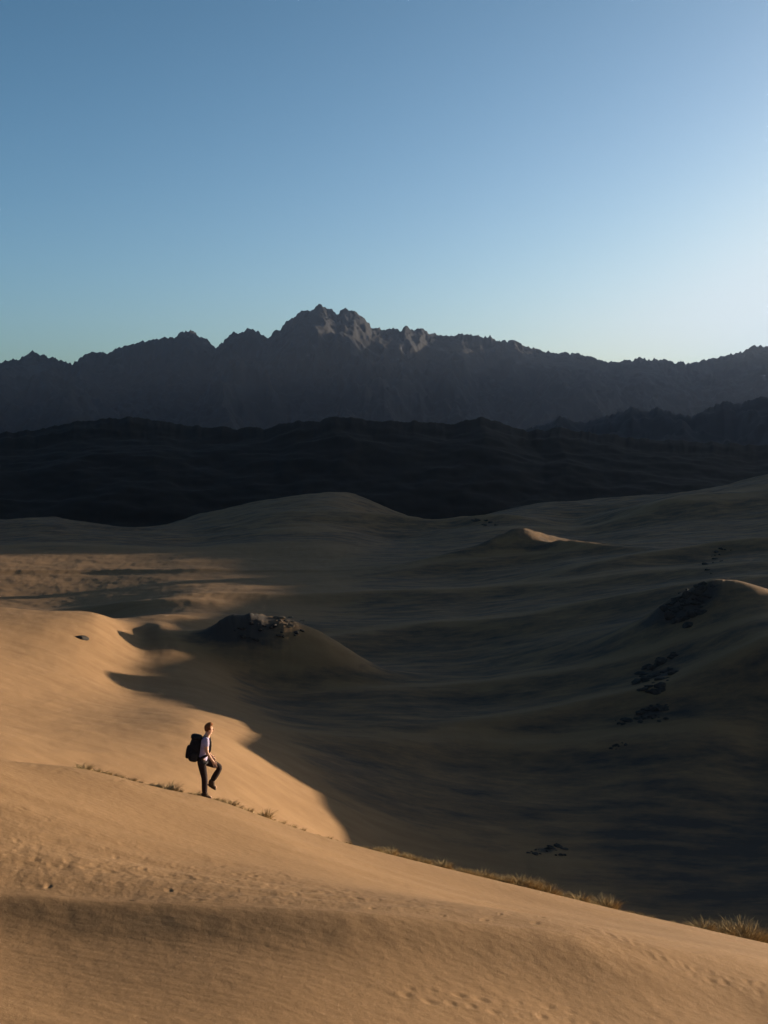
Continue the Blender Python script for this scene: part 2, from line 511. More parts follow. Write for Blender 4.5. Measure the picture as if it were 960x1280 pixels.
hill = structure(link('hill', hill_mesh(), M['sand']))

# ------------------------------------------------------------------ dark hills, foothills, mountains
def curve(px_pts):
    p = np.array(px_pts, float)
    return lambda px: np.interp(px, p[:, 0], p[:, 1])


def px_of(az):
    return 480 + F * np.tan(az) / 1.0


def z_of(py, Y):
    c, s = math.cos(PITCH), math.sin(PITCH)
    w = py - 640.0
    return CAMZ + (-F * s - w * c) / (F * c - w * s) * Y


hill_line = curve([(-900, 520), (-300, 548), (0, 542), (50, 536), (100, 527), (130, 523), (165, 521), (200, 525), (240, 533), (290, 534), (340, 534),
                   (360, 528), (400, 525), (415, 520), (430, 520), (440, 524), (480, 528), (520, 526), (555, 529), (600, 521), (620, 528), (645, 536),
                   (660, 539), (700, 534), (740, 541), (800, 548), (880, 552), (960, 556), (1100, 545), (1400, 500)])


def dark_hills():
    px = np.r_[np.linspace(-700, -20, 90), np.linspace(-20, 980, 620)[1:], np.linspace(980, 1250, 40)[1:]]
    az = np.arctan((px - 480) / F)
    R = np.geomspace(850, 1700, 200)
    P, Rm = np.meshgrid(px, R)
    Am = np.arctan((P - 480) / F)
    Y = Rm * np.cos(Am); X = Rm * np.sin(Am)
    Rc = 1180 + 70 * perlin(P / 300.0, P * 0 + .5, 8)
    t0 = np.clip((Rm - 850) / (Rc - 850), 0, 1)
    zc = z_of(hill_line(P + (1 - t0) * (90 * perlin(P / 120.0, t0 * 2.0, 9) + 30 * perlin(P / 40.0, t0 * 5.0, 10))), Rc * np.cos(Am))
    base = CAMZ - 58
    t = np.clip((Rm - 850) / (Rc - 850), 0, 2)
    Z = base + (zc - base) * np.where(t < 1, t ** .8, np.maximum(0, 1 - .8 * (t - 1)))
    amp = np.where(t < 1, smooth(0, .12, t) * smooth(1, .85, t), smooth(1, 1.2, t))
    n = ridged(X / 190.0, Y / 130.0, 90, 5, .5) - .95
    Z = Z + amp * (n * 3 - 1.5) + 2.2 * smooth(.7, 1, t) * smooth(1.3, 1, t) * (fbm(P / 26.0, Rm / 300.0, 91, 4, .6)) \
        + amp * 1.6 * fbm(X / 45.0, Y / 45.0, 92, 4, .55)
    return grid_mesh('hills', X, Y, Z)


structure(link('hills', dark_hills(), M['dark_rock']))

foot_line = curve([(500, 585), (600, 560), (640, 545), (660, 536), (690, 527), (705, 524), (730, 528), (752, 521), (775, 515), (790, 508), (800, 512), (810, 514),
                   (821, 508), (840, 516), (865, 520), (880, 512), (905, 500), (920, 505), (935, 500), (950, 495), (960, 497), (1040, 485), (1200, 470), (1350, 490)])


def foothills():
    px = np.r_[np.linspace(500, 980, 420), np.linspace(980, 1350, 90)[1:]]
    R = np.linspace(3200, 4800, 90)
    P, Rm = np.meshgrid(px, R)
    Am = np.arctan((P - 480) / F)
    X, Y = Rm * np.sin(Am), Rm * np.cos(Am)
    Rc = 4000 + 120 * perlin(P / 90.0, P * 0, 12)
    zc = z_of(foot_line(P), Rc * np.cos(Am))
    base = CAMZ - 60
    t = np.abs(Rm - Rc) / 680.0
    Z = base + (zc - base) * np.maximum(0, 1 - t) ** 1.1
    Z = Z + smooth(0, .15, t) * smooth(1, .6, t) * 30 * (ridged(X / 200.0, Y / 260.0, 95, 5, .55) - .95) \
        + 5 * smooth(.12, 0, t) * fbm(P / 7.0, P * 0 + 2, 96, 4, .65)
    return grid_mesh('foothills', X, Y, Z)


structure(link('foothills', foothills(), M['foothill_rock']))

SKYLINE = [(-900, 430), (-500, 470), (-250, 440), (-100, 455), (0, 457), (15, 450), (25, 451), (42, 439), (55, 445), (75, 450), (92, 456), (105, 446), (117, 441),
           (135, 442), (155, 434), (175, 429), (195, 425), (210, 422), (220, 424), (227, 416), (240, 413), (252, 421), (262, 428), (270, 435), (280, 427), (292, 416),
           (300, 417), (312, 411), (322, 415), (330, 420), (336, 422), (345, 414), (352, 412), (357, 405), (370, 395), (380, 390), (390, 387), (395, 384),
           (400, 381), (405, 383), (410, 387), (422, 392), (426, 388), (432, 386), (445, 391), (457, 400), (465, 409), (480, 412), (500, 412), (507, 408),
           (517, 414), (526, 410), (537, 417), (560, 421), (575, 418), (600, 421), (612, 421), (622, 427), (640, 425), (655, 433), (672, 437), (690, 442),
           (705, 441), (740, 447), (750, 451), (767, 454), (780, 451), (805, 448), (820, 450), (840, 452), (860, 455), (880, 451), (905, 445), (925, 440),
           (935, 434), (950, 432), (960, 435), (1040, 420), (1200, 375), (1500, 350), (1700, 380)]
sky_line = curve(SKYLINE)


def mountains():
    px = np.r_[np.linspace(-900, -20, 160), np.linspace(-20, 980, 1000)[1:], np.linspace(980, 1700, 180)[1:]]
    t = np.r_[np.linspace(-1, -.5, 70)[:-1], np.linspace(-.5, .12, 180)[:-1], np.linspace(.12, 1, 30)]
    P, T_ = np.meshgrid(px, t)
    Am = np.arctan((P - 480) / F)
    # the range runs across the view; Yc is its crest's distance
    wob = 260 * perlin(P / 260.0, P * 0 + .3, 14) + 90 * perlin(P / 70.0, P * 0 + .9, 15)
    Yc = 8500 + 1.3 * wob
    Yc = Yc / (1 - .30 * np.clip(np.tan(Am), -.4, 1.2))
    W = 2600.0
    Y = Yc + T_ * W
    X = np.tan(Am) * Yc
    X = X + 0 * Y
    far_ = np.abs(T_)
    warp = far_ ** 1.2 * (150 * perlin(P / 70.0, T_ * 5.0, 16) + 60 * perlin(P / 25.0, T_ * 12.0, 17))
    zc = z_of(sky_line(P + warp), Yc)
    base = CAMZ - 62
    f = np.where(T_ < 0, (1 + T_) ** 1.25, (1 - T_) ** 1.3)
    Z = base + (zc - base) * f
    amp = smooth(0, .05, np.abs(T_)) * smooth(1, .65, np.abs(T_))
    H = (zc - base)
    sp = ridged(X / 800.0, Y / 1700.0, 110, 6, .55)
    rough = ridged(X / 190.0, Y / 220.0, 120, 5, .58) - 1.0
    add = (H * .17) * (sp - 1.15) + 32 * rough
    Z = Z + amp * np.where(add > 0, add * smooth(.05, .35, np.abs(T_)), add)
    top = smooth(.16, 0, np.abs(T_))
    Z = Z + top * 1.3 * (10 * fbm(P / 11.0, T_ * 30.0, 131, 4, .66) + 7 * (ridged(P / 6.0, T_ * 40.0, 133, 3, .6) - .9))
    return grid_mesh('mountains', X, Y, Z)


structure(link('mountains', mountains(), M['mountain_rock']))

# ------------------------------------------------------------------ things: tags
def tag(o, label, cat, group=None):
    o['label'] = label; o['category'] = cat
    if group: o['group'] = group
    return o


def mesh_from(name, verts, faces):
    me = bpy.data.meshes.new(name); me.from_pydata(verts, [], faces); me.update()
    return me


# ------------------------------------------------------------------ grass tufts
def grass_material():
    m, nt, b = new_mat('dry_grass')
    tc = N(nt, 'ShaderNodeTexCoord')
    n = N(nt, 'ShaderNodeTexNoise', Scale=9, Detail=3)
    nt.links.new(tc.outputs['Object'], n.inputs['Vector'])
    c = ramp(nt, n.outputs['Fac'], [(.3, (.20, .135, .06)), (.7, (.42, .30, .14))])
    nt.links.new(c, b.inputs['Base Color'])
    return m


M['grass'] = grass_material()


def tuft_mesh(seed, n, rad, hgt, w, lean):
    r = random.Random(seed)
    V, Fc = [], []
    for _ in range(n):
        a = r.uniform(0, 6.283); d = rad * .45 * math.sqrt(r.random())
        x, y = d * math.cos(a), d * math.sin(a)
        h = hgt * r.uniform(.45, 1.0) * (1 - .35 * d / rad)
        la = a + r.uniform(-.9, .9); ln = lean * r.uniform(.2, 1.0) * h
        ta = r.uniform(0, 6.283)
        tx, ty = math.cos(ta) * w * .5, math.sin(ta) * w * .5
        b = len(V)
        for k in range(4):
            t = k / 3.0
            cx = x + math.cos(la) * ln * t * t; cy = y + math.sin(la) * ln * t * t
            cz = h * (t - .18 * t * t) * 1.2 - .06
            ww = 1 - .75 * t
            V.append((cx - tx * ww, cy - ty * ww, cz)); V.append((cx + tx * ww, cy + ty * ww, cz))
        for k in range(3):
            Fc.append((b + 2 * k, b + 2 * k + 1, b + 2 * k + 3, b + 2 * k + 2))
    return mesh_from('grass_tuft', V, Fc)


TUFTS = [tuft_mesh(1, 240, .42, .42, .016, .95), tuft_mesh(2, 260, .52, .34, .016, 1.2), tuft_mesh(3, 190, .34, .46, .015, .8), tuft_mesh(4, 230, .50, .24, .016, 1.4), tuft_mesh(5, 460, .55, .42, .012, 1.0)]
for me in TUFTS: me.materials.append(M['grass'])
CR = np.array([p[:2] for p in CREST_PX], float)


def crest_point(px, off=0.0):
    """a spot on the dune's crest line under this pixel column, off metres behind it"""
    Yp = np.interp(px, [p[0] for p in CREST_PX], [p[2] for p in CREST_PX])
    x = (px - 480) / F * Yp
    y = float(crest_y(np.array([x]))[0]) + off
    return x, y, float(height(np.array([x]), np.array([y]))[0])


SPECIAL = [  # px, offset, scale, mesh, label
    (762, .15, 1.2, 4, 'tall golden grass tuft standing alone right of the dense row, against the shaded valley'),
    (934, .10, 1.9, 4, 'biggest bushy golden grass tuft on the crest near the right end of the dune'),
    (957, .15, 1.6, 4, 'golden grass tuft cut by the right edge of the picture, beside the biggest tuft'),
    (912, .10, 1.2, 4, 'small golden grass tuft at the left foot of the biggest bushy tuft'),
    (885, .10, 1.2, 4, 'short lone golden tuft after the bare stretch of crest, left of the biggest tuft'),
    (648, .15, 1.0, 4, 'broad golden grass tuft in the middle of the dense row on the crest'),
    (664, .10, .95, 4, 'rounded golden grass tuft where the tallest part of the dense row ends'),
    (700, .15, 1.0, 3, 'low pale grass tuft in the gap between the dense row and the lone tall tuft'),
    (728, .10, 1.05, 0, 'pale grass tuft directly left of the lone tall tuft on the crest'),
    (286, -.25, .85, 3, 'low dry grass tuft on the sand just below the crest, right of the hiker'),
    (330, .0, .8, 2, 'small upright dry tuft on the crest, farther right of the hiker'),
    (243, .05, .75, 3, 'flat dark grass tuft right behind the boots of the hiker'),
    (205, .0, 1.0, 1, 'widest dark grass tuft on the crest to the left of the hiker'),
    (188, .05, .8, 3, 'dark grass tuft touching the left side of the widest tuft behind the hiker'),
    (136, .0, .6, 3, 'tiny dark tuft halfway between the leftmost tuft and the widest one behind the hiker'),
    (99, .0, .75, 1, 'leftmost dark grass tuft on the crest of the lit dune'),
    (490, .0, .8, 2, 'dark tuft where the dense row of grass begins, farthest left in it'),
    (551, .0, .95, 1, 'dark patchy tuft leaning on the sand in the left half of the dense row'),
]
for px, off, s, k, lab in SPECIAL:
    x, y, z = crest_point(px, off)
    o = bpy.data.objects.new('grass_tuft', TUFTS[k]); COL.objects.link(o)
    o.location = (x, y, z); o.rotation_euler = (0, 0, rng.uniform(0, 6.28)); o.scale = (s * 1.05, s * 1.05, s * rng.uniform(.9, 1.05) * (.5 if px < 300 else .8))
    tag(o, lab, 'grass tuft', 'dry grass tufts along the dune crest')
proto = o


def low_tuft(px, off, s, k, lab, grp):
    x, y, z = crest_point(px, off)
    o = proto.copy(); COL.objects.link(o); o.data = TUFTS[k]
    o.location = (x, y, z); o.rotation_euler = (0, 0, rng.uniform(0, 6.28)); o.scale = (s, s, s * rng.uniform(.75, 1.0))
    tag(o, lab, 'grass tuft', grp)


for px in np.arange(500, 690, 5.2):
    g = .65 + .55 * smooth(560, 650, px)
    low_tuft(px + rng.uniform(-2, 2), rng.uniform(-.05, .35), g * rng.uniform(.65, 1.0), rng.randint(4),
             'low dry tuft packed among others in the dense row of grass on the crest', 'low tufts of the dense row on the crest')
for px in np.arange(690, 760, 8):
    low_tuft(px + rng.uniform(-3, 3), rng.uniform(.1, .5), rng.uniform(.5, .8), rng.randint(4),
             'low dry tuft in the thin grass between dense row and lone tall tuft', 'low tufts left of the lone tall tuft')
for px in np.arange(776, 962, 6.5):
    g = .42 if px < 870 else .75
    low_tuft(px + rng.uniform(-3, 3), rng.uniform(.0, .4), g * rng.uniform(.7, 1.1), rng.randint(4),
             'short stubbly tuft on the sparse lower crest right of the lone tall tuft', 'stubbly tufts on the right part of the crest')
for px in np.arange(340, 490, 13):
    low_tuft(px + rng.uniform(-4, 4), rng.uniform(.0, .3), rng.uniform(.28, .5), rng.randint(4),
             'tiny stubble tuft on the bare crest between hiker and dense row of grass', 'stubble tufts on the bare crest')

for px in list(np.arange(112, 250, 11)) + list(np.arange(262, 338, 12)):
    low_tuft(px + rng.uniform(-4, 4), rng.uniform(-.05, .2), rng.uniform(.26, .5), rng.choice([1, 3]),
             'tiny dark stubble tuft on the crest within a few steps of the hiker', 'stubble tufts near the hiker')

# ------------------------------------------------------------------ boulders
def rock_mesh(seed, flat=.6):
    import bmesh
    bm = bmesh.new()
    bmesh.ops.create_icosphere(bm, subdivisions=3, radius=1)
    r = np.random.RandomState(seed)
    planes = []
    for _ in range(11):
        n = r.randn(3); n /= np.linalg.norm(n)
        planes.append((n, r.uniform(.52, .85)))
    sx, sy = r.uniform(.8, 1.3), r.uniform(.7, 1.1)
    for v in bm.verts:
        c = np.array(v.co)
        for n, d in planes:
            k = c @ n
            if k > d: c = c - n * (k - d) * .9
        c = c * (1 + .06 * math.sin(7 * c[0] + seed) * math.sin(6 * c[1] + 2 * seed))
        v.co = (c[0] * sx, c[1] * sy, c[2] * flat)
    me = bpy.data.meshes.new('boulder'); bm.to_mesh(me); bm.free()
    return me


ROCKS = [rock_mesh(s, f) for s, f in ((1, .7), (2, .5), (3, .62), (4, .85), (5, .45), (6, .6))]
ROCKS_LIT = [me.copy() for me in ROCKS]
for me in ROCKS: me.materials.append(M['boulder'])
for me in ROCKS_LIT: me.materials.append(M['outcrop'])


def rock(px, py, size, lab, grp, k=None, lit=False):
    X, Yy, Zz = drop(px, py, 60.0)
    k = rng.randint(6) if k is None else k
    o = bpy.data.objects.new('boulder', (ROCKS_LIT if lit else ROCKS)[k]); COL.objects.link(o)
    o.location = (X, Yy, Zz - size * .08); o.rotation_euler = (0, 0, rng.uniform(0, 6.28))
    o.scale = (size, size * rng.uniform(.75, 1.1), size * rng.uniform(.6, .95))
    tag(o, lab, 'rock', grp)


def patch(pts, lo, hi, lab, grp, jit=4, lit=False):
    for px, py in pts:
        for k, f in enumerate((.95, .6, .42)):
            rock(px + rng.uniform(-jit, jit) * (1 + k * .8), py + rng.uniform(-jit * .5, jit * .5) * (1 + k * .6), f * rng.uniform(lo, hi), lab, grp, lit=lit)


rock(101, 798, 1.15, 'lone dark rock lying on the bright sand of the left dune', None, 1)
patch([(844, 818), (838, 822), (830, 825), (822, 830), (815, 834), (808, 838), (802, 843), (797, 850), (795, 856), (806, 850), (814, 848), (822, 842), (812, 858), (822, 856), (804, 860),
       (830, 850), (818, 866), (835, 838), (842, 842), (826, 862)], .65, 1.7,
      'dark boulder in the slanting rock outcrop on the shaded slope below the right hillock', 'boulders of the slanting outcrop')
patch([(803, 890), (810, 886), (818, 888), (826, 884), (833, 884), (796, 900), (786, 902), (778, 903), (806, 900), (815, 896), (830, 898)], .5, 1.3,
      'dark boulder in the flat patch of rocks just below the slanting outcrop', 'boulders of the flat patch below the outcrop')
patch([(880, 733), (872, 737), (866, 742), (858, 746), (850, 750), (842, 754), (838, 760), (846, 764), (854, 760), (862, 756), (870, 750), (856, 772), (848, 776), (864, 768), (872, 764),
       (878, 756), (884, 746), (860, 782), (838, 770)], .7, 1.9,
      'dark boulder on the shaded left flank of the hillock with the sunlit tip', 'boulders on the flank of the right hillock')
rock(892, 733, .6, 'dark rock sitting on the very top of the sunlit right hillock', None, 2)
patch([(690, 1058), (700, 1060), (682, 1063), (672, 1068), (664, 1066), (700, 1068)], .3, .75,
      'small dark stone on the shaded valley floor above the dense row of grass', 'stones on the near valley floor')
patch([(300, 784), (316, 779), (304, 796), (328, 790), (340, 784), (350, 794), (322, 800), (372, 790)], .4, 1.0,
      'dark rock on the shaded part of the low hillock beside the left dune', 'rocks on the low left hillock')
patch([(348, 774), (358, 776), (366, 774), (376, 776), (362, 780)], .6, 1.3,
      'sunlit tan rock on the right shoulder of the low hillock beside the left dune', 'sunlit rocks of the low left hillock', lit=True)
patch([(895, 700), (886, 706), (880, 714), (898, 692), (905, 688)], .7, 1.3,
      'dark rock in the line climbing the slope behind the right hillock', 'rocks climbing behind the right hillock')
patch([(772, 931), (780, 929), (766, 935)], .25, .5, 'small dark stone under the flat rock patch on the shaded slope', 'stones under the flat rock patch')
patch([(604, 654), (612, 655), (596, 652)], 1.6, 2.6, 'dark rock on the far dune left of the sunlit streak', 'rocks on the far dune')

# ------------------------------------------------------------------ the hiker
M['skin'] = noise_mat('skin', [(.3, (.40, .22, .14)), (.7, (.46, .27, .18))], 30, roughness=.6)
M['shirt'] = noise_mat('shirt', [(.3, (.27, .22, .31)), (.7, (.36, .30, .40))], 14, bump=.3, bscale=22)
M['trousers'] = noise_mat('trousers', [(.3, (.020, .013, .012)), (.7, (.034, .022, .019))], 14, bump=.3, bscale=20)
M['boots'] = noise_mat('boots', [(.3, (.05, .032, .02)), (.7, (.09, .06, .038))], 20)
M['sole'] = noise_mat('sole', [(.3, (.012, .012, .012)), (.7, (.02, .02, .02))], 20)
M['hair'] = noise_mat('hair', [(.3, (.10, .035, .014)), (.7, (.18, .07, .028))], 40, stretch=(1, 1, .2))
M['pack'] = noise_mat('pack', [(.3, (.010, .010, .012)), (.7, (.02, .018, .019))], 15, bump=.25, bscale=25)
M['strap'] = noise_mat('strap', [(.3, (.015, .014, .014)), (.7, (.03, .027, .026))], 25)


def skin_mesh(name, verts, edges, radii, root=0, sub=2):
    me = bpy.data.meshes.new(name); me.from_pydata(verts, edges, []); me.update()
    o = bpy.data.objects.new(name, me); COL.objects.link(o)
    o.modifiers.new('s', 'SKIN')
    sv = me.skin_vertices[0].data
    for i, r in enumerate(radii):
        sv[i].radius = r if isinstance(r, tuple) else (r, r)
        sv[i].use_root = (i == root)
    o.modifiers['s'].use_smooth_shade = True
    ss = o.modifiers.new('d', 'SUBSURF'); ss.levels = sub; ss.render_levels = sub
    dg = bpy.context.evaluated_depsgraph_get()
    out = bpy.data.meshes.new_from_object(o.evaluated_get(dg))
    bpy.data.objects.remove(o); bpy.data.meshes.remove(me)
    out.name = name
    return out


hx, hy, hz = crest_point(255, -.06)
HIKER = Matrix.Translation((hx, hy, hz - .02)) @ Matrix.Rotation(math.radians(6), 4, 'Z')
hiker = bpy.data.objects.new('person', None); COL.objects.link(hiker)
hiker.matrix_world = HIKER; hiker.empty_display_size = .2
tag(hiker, 'hiker in lilac T-shirt and dark trousers stepping along the dune crest with one knee raised', 'person')

SK = {}   # joints: x forward, y away from the camera, z up
J = dict(pel=(-.09, 0, .90), belly=(-.065, 0, 1.02), chest=(-.02, 0, 1.22), ster=(.015, 0, 1.36), neck=(.042, 0, 1.435), head0=(.070, 0, 1.495), head1=(.095, 0, 1.57), head2=(.092, 0, 1.645),
         shr=(.015, -.17, 1.365), elr=(.035, -.235, 1.10), wrr=(.165, -.20, .885),
         shl=(.015, .17, 1.365), ell=(-.02, .25, 1.10), wrl=(.12, .22, .92),
         hpr=(-.09, -.085, .86), knr=(-.02, -.085, .47), anr=(-.025, -.08, .085), tor=(.14, -.09, .03),
         hpl=(-.08, .085, .86), knl=(.335, .095, .69), anl=(.115, .09, .33), tol=(.235, .09, .20))
names = list(J)
V = [J[n] for n in names]
E = [('pel', 'belly'), ('belly', 'chest'), ('chest', 'ster'), ('ster', 'neck'), ('neck', 'head0'), ('head0', 'head1'), ('head1', 'head2'),
     ('ster', 'shr'), ('shr', 'elr'), ('elr', 'wrr'), ('ster', 'shl'), ('shl', 'ell'), ('ell', 'wrl'),
     ('pel', 'hpr'), ('hpr', 'knr'), ('knr', 'anr'), ('anr', 'tor'), ('pel', 'hpl'), ('hpl', 'knl'), ('knl', 'anl'), ('anl', 'tol')]
RAD = dict(pel=(.13, .10), belly=(.125, .09), chest=(.15, .10), ster=(.10, .075), neck=.060, head0=.075, head1=.098, head2=.080,
           shr=.058, elr=.042, wrr=.030, shl=.058, ell=.042, wrl=.030, hpr=.088, knr=.056, anr=.042, tor=.036, hpl=.088, knl=.058, anl=.042, tol=.036)
rad = [RAD[n] for n in names]
E = [(names.index(a), names.index(b)) for a, b in E]
# hands: palm and five bent fingers each
for side, w, d in (('r', 'wrr', Vector((.42, .12, -.90)).normalized()), ('l', 'wrl', Vector((.55, -.1, -.82)).normalized())):
    sg = 1 if side == 'r' else -1
    wv = Vector(J[w]); fwd = d
    lat = Vector((.75, 0, .35)).normalized()
    lat = (lat - fwd * lat.dot(fwd)).normalized()            # across the palm
    nrm = fwd.cross(lat) * sg                                # palm side
    pi = len(V); V.append(tuple(wv + fwd * .055)); rad.append((.026, .034)); E.append((names.index(w), pi))
    for k, (o_, ln) in enumerate(((.030, .070), (.010, .078), (-.011, .072), (-.030, .056))):
        b = wv + fwd * .088 + lat * o_
        m1 = b + fwd * ln * .5 + nrm * .010
        m2 = b + fwd * ln * .85 + nrm * .034
        i = len(V)
        V += [tuple(b), tuple(m1), tuple(m2)]; rad += [.0105, .009, .0075]
        E += [(pi, i), (i, i + 1), (i + 1, i + 2)]
    b = wv + fwd * .035 + lat * .034; m1 = b + lat * .022 + fwd * .030 + nrm * .012; m2 = m1 + fwd * .028 + nrm * .012
    i = len(V); V += [tuple(b), tuple(m1), tuple(m2)]; rad += [.013, .0105, .0085]
    E += [(pi, i), (i, i + 1), (i + 1, i + 2)]
body_me = skin_mesh('body', V, E, rad)
body = link('body', body_me, M['skin'], hiker)


def add_part(name, me, mat, parent, lab=None):
    o = link(name, me, mat, parent)
    if lab: o['label'] = lab
    return o


def lerp(a, b, t): return tuple(Vector(a).lerp(Vector(b), t))


def chain(name, pts, radii, mat, parent, edges=None, sub=2, root=0):
    return add_part(name, skin_mesh(name, pts, edges or [(i, i + 1) for i in range(len(pts) - 1)], radii, root, sub), mat, parent)


# T-shirt with short sleeves, hanging over the waist
p = [J['pel'], J['belly'], J['chest'], J['ster'], lerp(J['ster'], J['neck'], .35), J['shr'], lerp(J['shr'], J['elr'], .62), J['shl'], lerp(J['shl'], J['ell'], .62)]
p[0] = (-.085, 0, .80)
chain('shirt', p, [(.160, .138), (.155, .122), (.172, .128), (.125, .098), .07, .078, .070, .078, .070], M['shirt'], hiker,
      [(0, 1), (1, 2), (2, 3), (3, 4), (3, 5), (5, 6), (3, 7), (7, 8)])
# trousers
p = [lerp(J['pel'], J['belly'], .9), J['pel'], J['hpr'], J['knr'], lerp(J['knr'], J['anr'], .9), J['hpl'], J['knl'], lerp(J['knl'], J['anl'], .9)]
chain('trousers', p, [(.142, .112), (.150, .122), .108, .076, .066, .108, .078, .066], M['trousers'], hiker,
      [(0, 1), (1, 2), (2, 3), (3, 4), (1, 5), (5, 6), (6, 7)], root=1)
# boots with soles
for an, to, kn in (('anr', 'tor', 'knr'), ('anl', 'tol', 'knl')):
    a, t, k = Vector(J[an]), Vector(J[to]), Vector(J[kn])
    d = (t - a).normalized(); up = (k - a).normalized()
    heel = a - d * .055 - up * .045
    b = chain('boot', [tuple(a + up * .10), tuple(a + up * .01), tuple(a + d * .10 - up * .015), tuple(t), tuple(heel)], [.058, .058, .050, .042, .048], M['boots'], hiker,
              [(0, 1), (1, 2), (2, 3), (1, 4)])
    dn = (up - d * up.dot(d)).normalized()
    chain('sole', [tuple(heel - dn * .030), tuple(a + d * .06 - dn * .072), tuple(t + d * .02 - dn * .026)], [(.046, .014), (.046, .014), (.044, .014)], M['sole'], b)
# face, ears and hair
hd = Vector(J['head1'])


def ball(name, c, r, mat, parent, sub=2):
    import bmesh
    bm = bmesh.new(); bmesh.ops.create_icosphere(bm, subdivisions=sub, radius=1)
    for v in bm.verts: v.co = (c[0] + v.co.x * r[0], c[1] + v.co.y * r[1], c[2] + v.co.z * r[2])
    me = bpy.data.meshes.new(name); bm.to_mesh(me); bm.free()
    return add_part(name, me, mat, parent)


M['eye'] = noise_mat('eye', [(.4, (.02, .015, .012)), (.6, (.03, .02, .018))], 40, roughness=.3)
M['lip'] = noise_mat('lip', [(.4, (.30, .12, .09)), (.6, (.34, .14, .11))], 40, roughness=.6)
chain('nose', [tuple(hd + Vector((.072, 0, .010))), tuple(hd + Vector((.106, 0, -.022))), tuple(hd + Vector((.088, 0, -.034)))], [.010, .014, .012], M['skin'], hiker)
ball('mouth', tuple(hd + Vector((.083, 0, -.062))), (.010, .024, .007), M['lip'], hiker)
for s in (-1, 1):
    ball('eye', tuple(hd + Vector((.080, s * .032, .006))), (.010, .013, .009), M['eye'], hiker)
    ball('ear', tuple(hd + Vector((-.005, s * .092, -.010))), (.020, .010, .032), M['skin'], hiker)


def hair_mesh():
    import bmesh
    bm = bmesh.new(); bmesh.ops.create_icosphere(bm, subdivisions=4, radius=1)
    kill = []
    for v in bm.verts:
        c = v.co.copy()
        # open at the face and under the jaw
        if c.x > .42 and c.z < .42 + .25 * (c.x - .42): kill.append(v); continue
        if c.z < -.62 or (c.z < -.30 and c.x > -.15): kill.append(v); continue
        n = 1 + .05 * math.sin(17 * c.x + 9 * c.z) * math.sin(15 * c.y) + .03 * math.sin(31 * c.z + 22 * c.y)
        tuftf = .03 * max(0, c.z) * max(0, c.x + .2)
        v.co = (hd.x - .010 + c.x * .108 * n, c.y * .102 * n, hd.z + .030 + c.z * (.118 + tuftf) * n)
    bmesh.ops.delete(bm, geom=kill, context='VERTS')
    bmesh.ops.solidify(bm, geom=bm.faces[:], thickness=.012)
    me = bpy.data.meshes.new('hair'); bm.to_mesh(me); bm.free()
    return me


add_part('hair', hair_mesh(), M['hair'], hiker)

# ------------------------------------------------------------------ the backpack on the hiker's back
pack = bpy.data.objects.new('backpack', None); COL.objects.link(pack)
pack.matrix_world = HIKER @ Matrix.Translation((-.235, 0, 1.13)) @ Matrix.Rotation(math.radians(10), 4, 'Y')
pack.empty_display_size = .1
tag(pack, 'bulky black backpack worn on the back of the hiker', 'backpack')


def pillow(name, cx, cy, cz, sx, sy, sz, mat, parent, e=.55, lump=.0):
    import bmesh
    bm = bmesh.new(); bmesh.ops.create_icosphere(bm, subdivisions=4, radius=1)
    f = lambda t: math.copysign(abs(t) ** e, t)
    for v in bm.verts:
        c = v.co
        n = 1 + lump * math.sin(9 * c.z + 4 * c.y) * math.sin(7 * c.x + 3)
        tap = 1 - .14 * max(0, c.z)
        v.co = (cx + f(c.x) * sx * n * tap, cy + f(c.y) * sy * n * tap, cz + f(c.z) * sz)
    me = bpy.data.meshes.new(name); bm.to_mesh(me); bm.free()
    return add_part(name, me, mat, parent)


main = pillow('main_pouch', 0, 0, 0, .135, .17, .285, M['pack'], pack, .6, .03)
pillow('lid', -.005, 0, .275, .13, .155, .065, M['pack'], pack, .7, .03)
pillow('front_pocket', -.135, 0, -.08, .055, .125, .15, M['pack'], pack, .6, .03)
for s in (-1, 1):
    pillow('side_pocket', .01, s * .17, -.15, .075, .035, .10, M['strap'], pack, .6, .02)
    chain('shoulder_strap', [(.13, s * .09, .26), (.20, s * .115, .325), (.27, s * .125, .29), (.315, s * .13, .18), (.335, s * .15, .05), (.28, s * .172, -.07), (.14, s * .16, -.17)],
          [(.012, .03)] * 7, M['strap'], pack)
chain('hip_belt', [(.10, -.15, -.24), (.22, -.172, -.25), (.305, -.13, -.25), (.335, 0, -.25), (.305, .13, -.25), (.22, .172, -.25), (.10, .15, -.24)], [(.013, .03)] * 7, M['strap'], pack)

# ------------------------------------------------------------------ camera
cam = bpy.data.cameras.new('camera'); co = bpy.data.objects.new('camera', cam); COL.objects.link(co)
cam.sensor_fit = 'VERTICAL'; cam.sensor_height = 36; cam.lens = F / 1280 * 36
cam.clip_start = .1; cam.clip_end = 40000
co.location = (0, 0, CAMZ); co.rotation_euler = (math.pi / 2 - PITCH, 0, 0)
sc.camera = co

# ------------------------------------------------------------------ light, sky and air
SKY_STRENGTH, SUN_STRENGTH, EXPOSURE, HAZE = .05, 5.0, 2.0, 1.75e-5
sun = bpy.data.lights.new('sun', 'SUN'); so = bpy.data.objects.new('sun', sun); COL.objects.link(so)
sun.energy = SUN_STRENGTH; sun.angle = math.radians(.5); sun.color = (1, .82, .61)
so.rotation_euler = (-SUNV).to_track_quat('-Z', 'Y').to_euler()
so.location = (60, 20, 90)

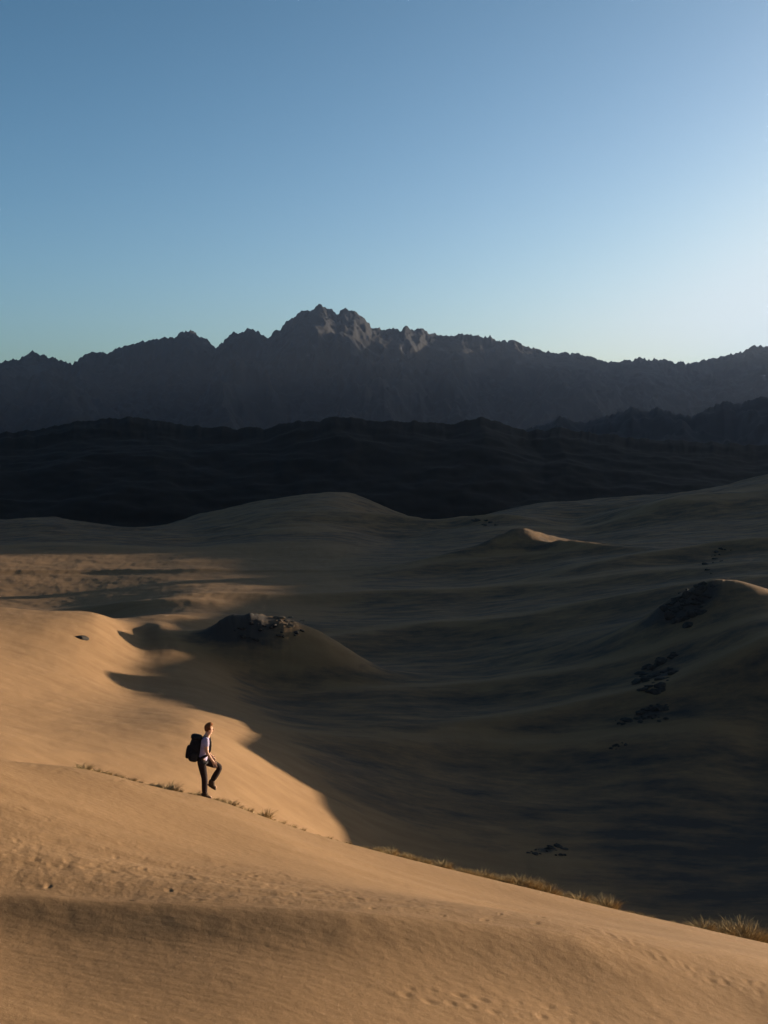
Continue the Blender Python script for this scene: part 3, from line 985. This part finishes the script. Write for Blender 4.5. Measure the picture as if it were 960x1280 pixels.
w = bpy.data.worlds.new('World'); sc.world = w; w.use_nodes = True
nt = w.node_tree
sky = nt.nodes.new('ShaderNodeTexSky'); sky.sky_type = 'NISHITA'; sky.sun_disc = False
sky.sun_elevation = SUN_EL; sky.sun_rotation = SUN_AZ
sky.altitude = 0; sky.air_density = .7; sky.dust_density = 1.0; sky.ozone_density = 1.0
bg = nt.nodes['Background']; bg.inputs['Strength'].default_value = SKY_STRENGTH
sky.altitude = 0; sky.air_density = .5; sky.dust_density = 2.0; sky.ozone_density = .5
# a clearer, deeper desert sky: each channel raised to a power and scaled
sp = nt.nodes.new('ShaderNodeSeparateColor'); cb = nt.nodes.new('ShaderNodeCombineColor')
nt.links.new(sky.outputs['Color'], sp.inputs['Color'])
for k, (p_, g_, top_) in enumerate(((1.70, .565, 3.55), (1.47, .80, 4.05), (1.52, .82, 4.35))):
    pw = N(nt, 'ShaderNodeMath', operation='POWER'); pw.inputs[1].default_value = p_
    ml = N(nt, 'ShaderNodeMath', operation='MULTIPLY'); ml.inputs[1].default_value = g_
    mn = N(nt, 'ShaderNodeMath', operation='SMOOTH_MIN'); mn.inputs[1].default_value = top_; mn.inputs[2].default_value = 1.6
    nt.links.new(sp.outputs[k], pw.inputs[0]); nt.links.new(pw.outputs[0], ml.inputs[0]); nt.links.new(ml.outputs[0], mn.inputs[0]); nt.links.new(mn.outputs[0], cb.inputs[k])
nt.links.new(cb.outputs['Color'], bg.inputs['Color'])

hz_me = mesh_from('haze', [(sx * 15600, sy * 15600, z) for z in (-60, 1500) for sy in (-1, 1) for sx in (-1, 1)],
                  [(0, 2, 3, 1), (4, 5, 7, 6), (0, 1, 5, 4), (2, 6, 7, 3), (0, 4, 6, 2), (1, 3, 7, 5)])
hm = bpy.data.materials.new('haze'); hm.use_nodes = True
hn = hm.node_tree; hn.nodes.remove(hn.nodes['Principled BSDF'])
pv = hn.nodes.new('ShaderNodeVolumePrincipled')
pv.inputs['Color'].default_value = (.62, .75, 1, 1); pv.inputs['Density'].default_value = HAZE; pv.inputs['Anisotropy'].default_value = .86
hn.links.new(pv.outputs['Volume'], hn.nodes['Material Output'].inputs['Volume'])
hz = link('haze', hz_me, hm, smooth_=False); hz['kind'] = 'stuff'

# ------------------------------------------------------------------ render settings
vs = sc.view_settings
vs.view_transform = 'Standard'; vs.look = 'None'; vs.gamma = 1; vs.use_curve_mapping = False; vs.exposure = EXPOSURE
sc.render.engine = 'CYCLES'
sc.cycles.use_denoising = True
sc.cycles.max_bounces = 6
sc.cycles.volume_bounces = 1
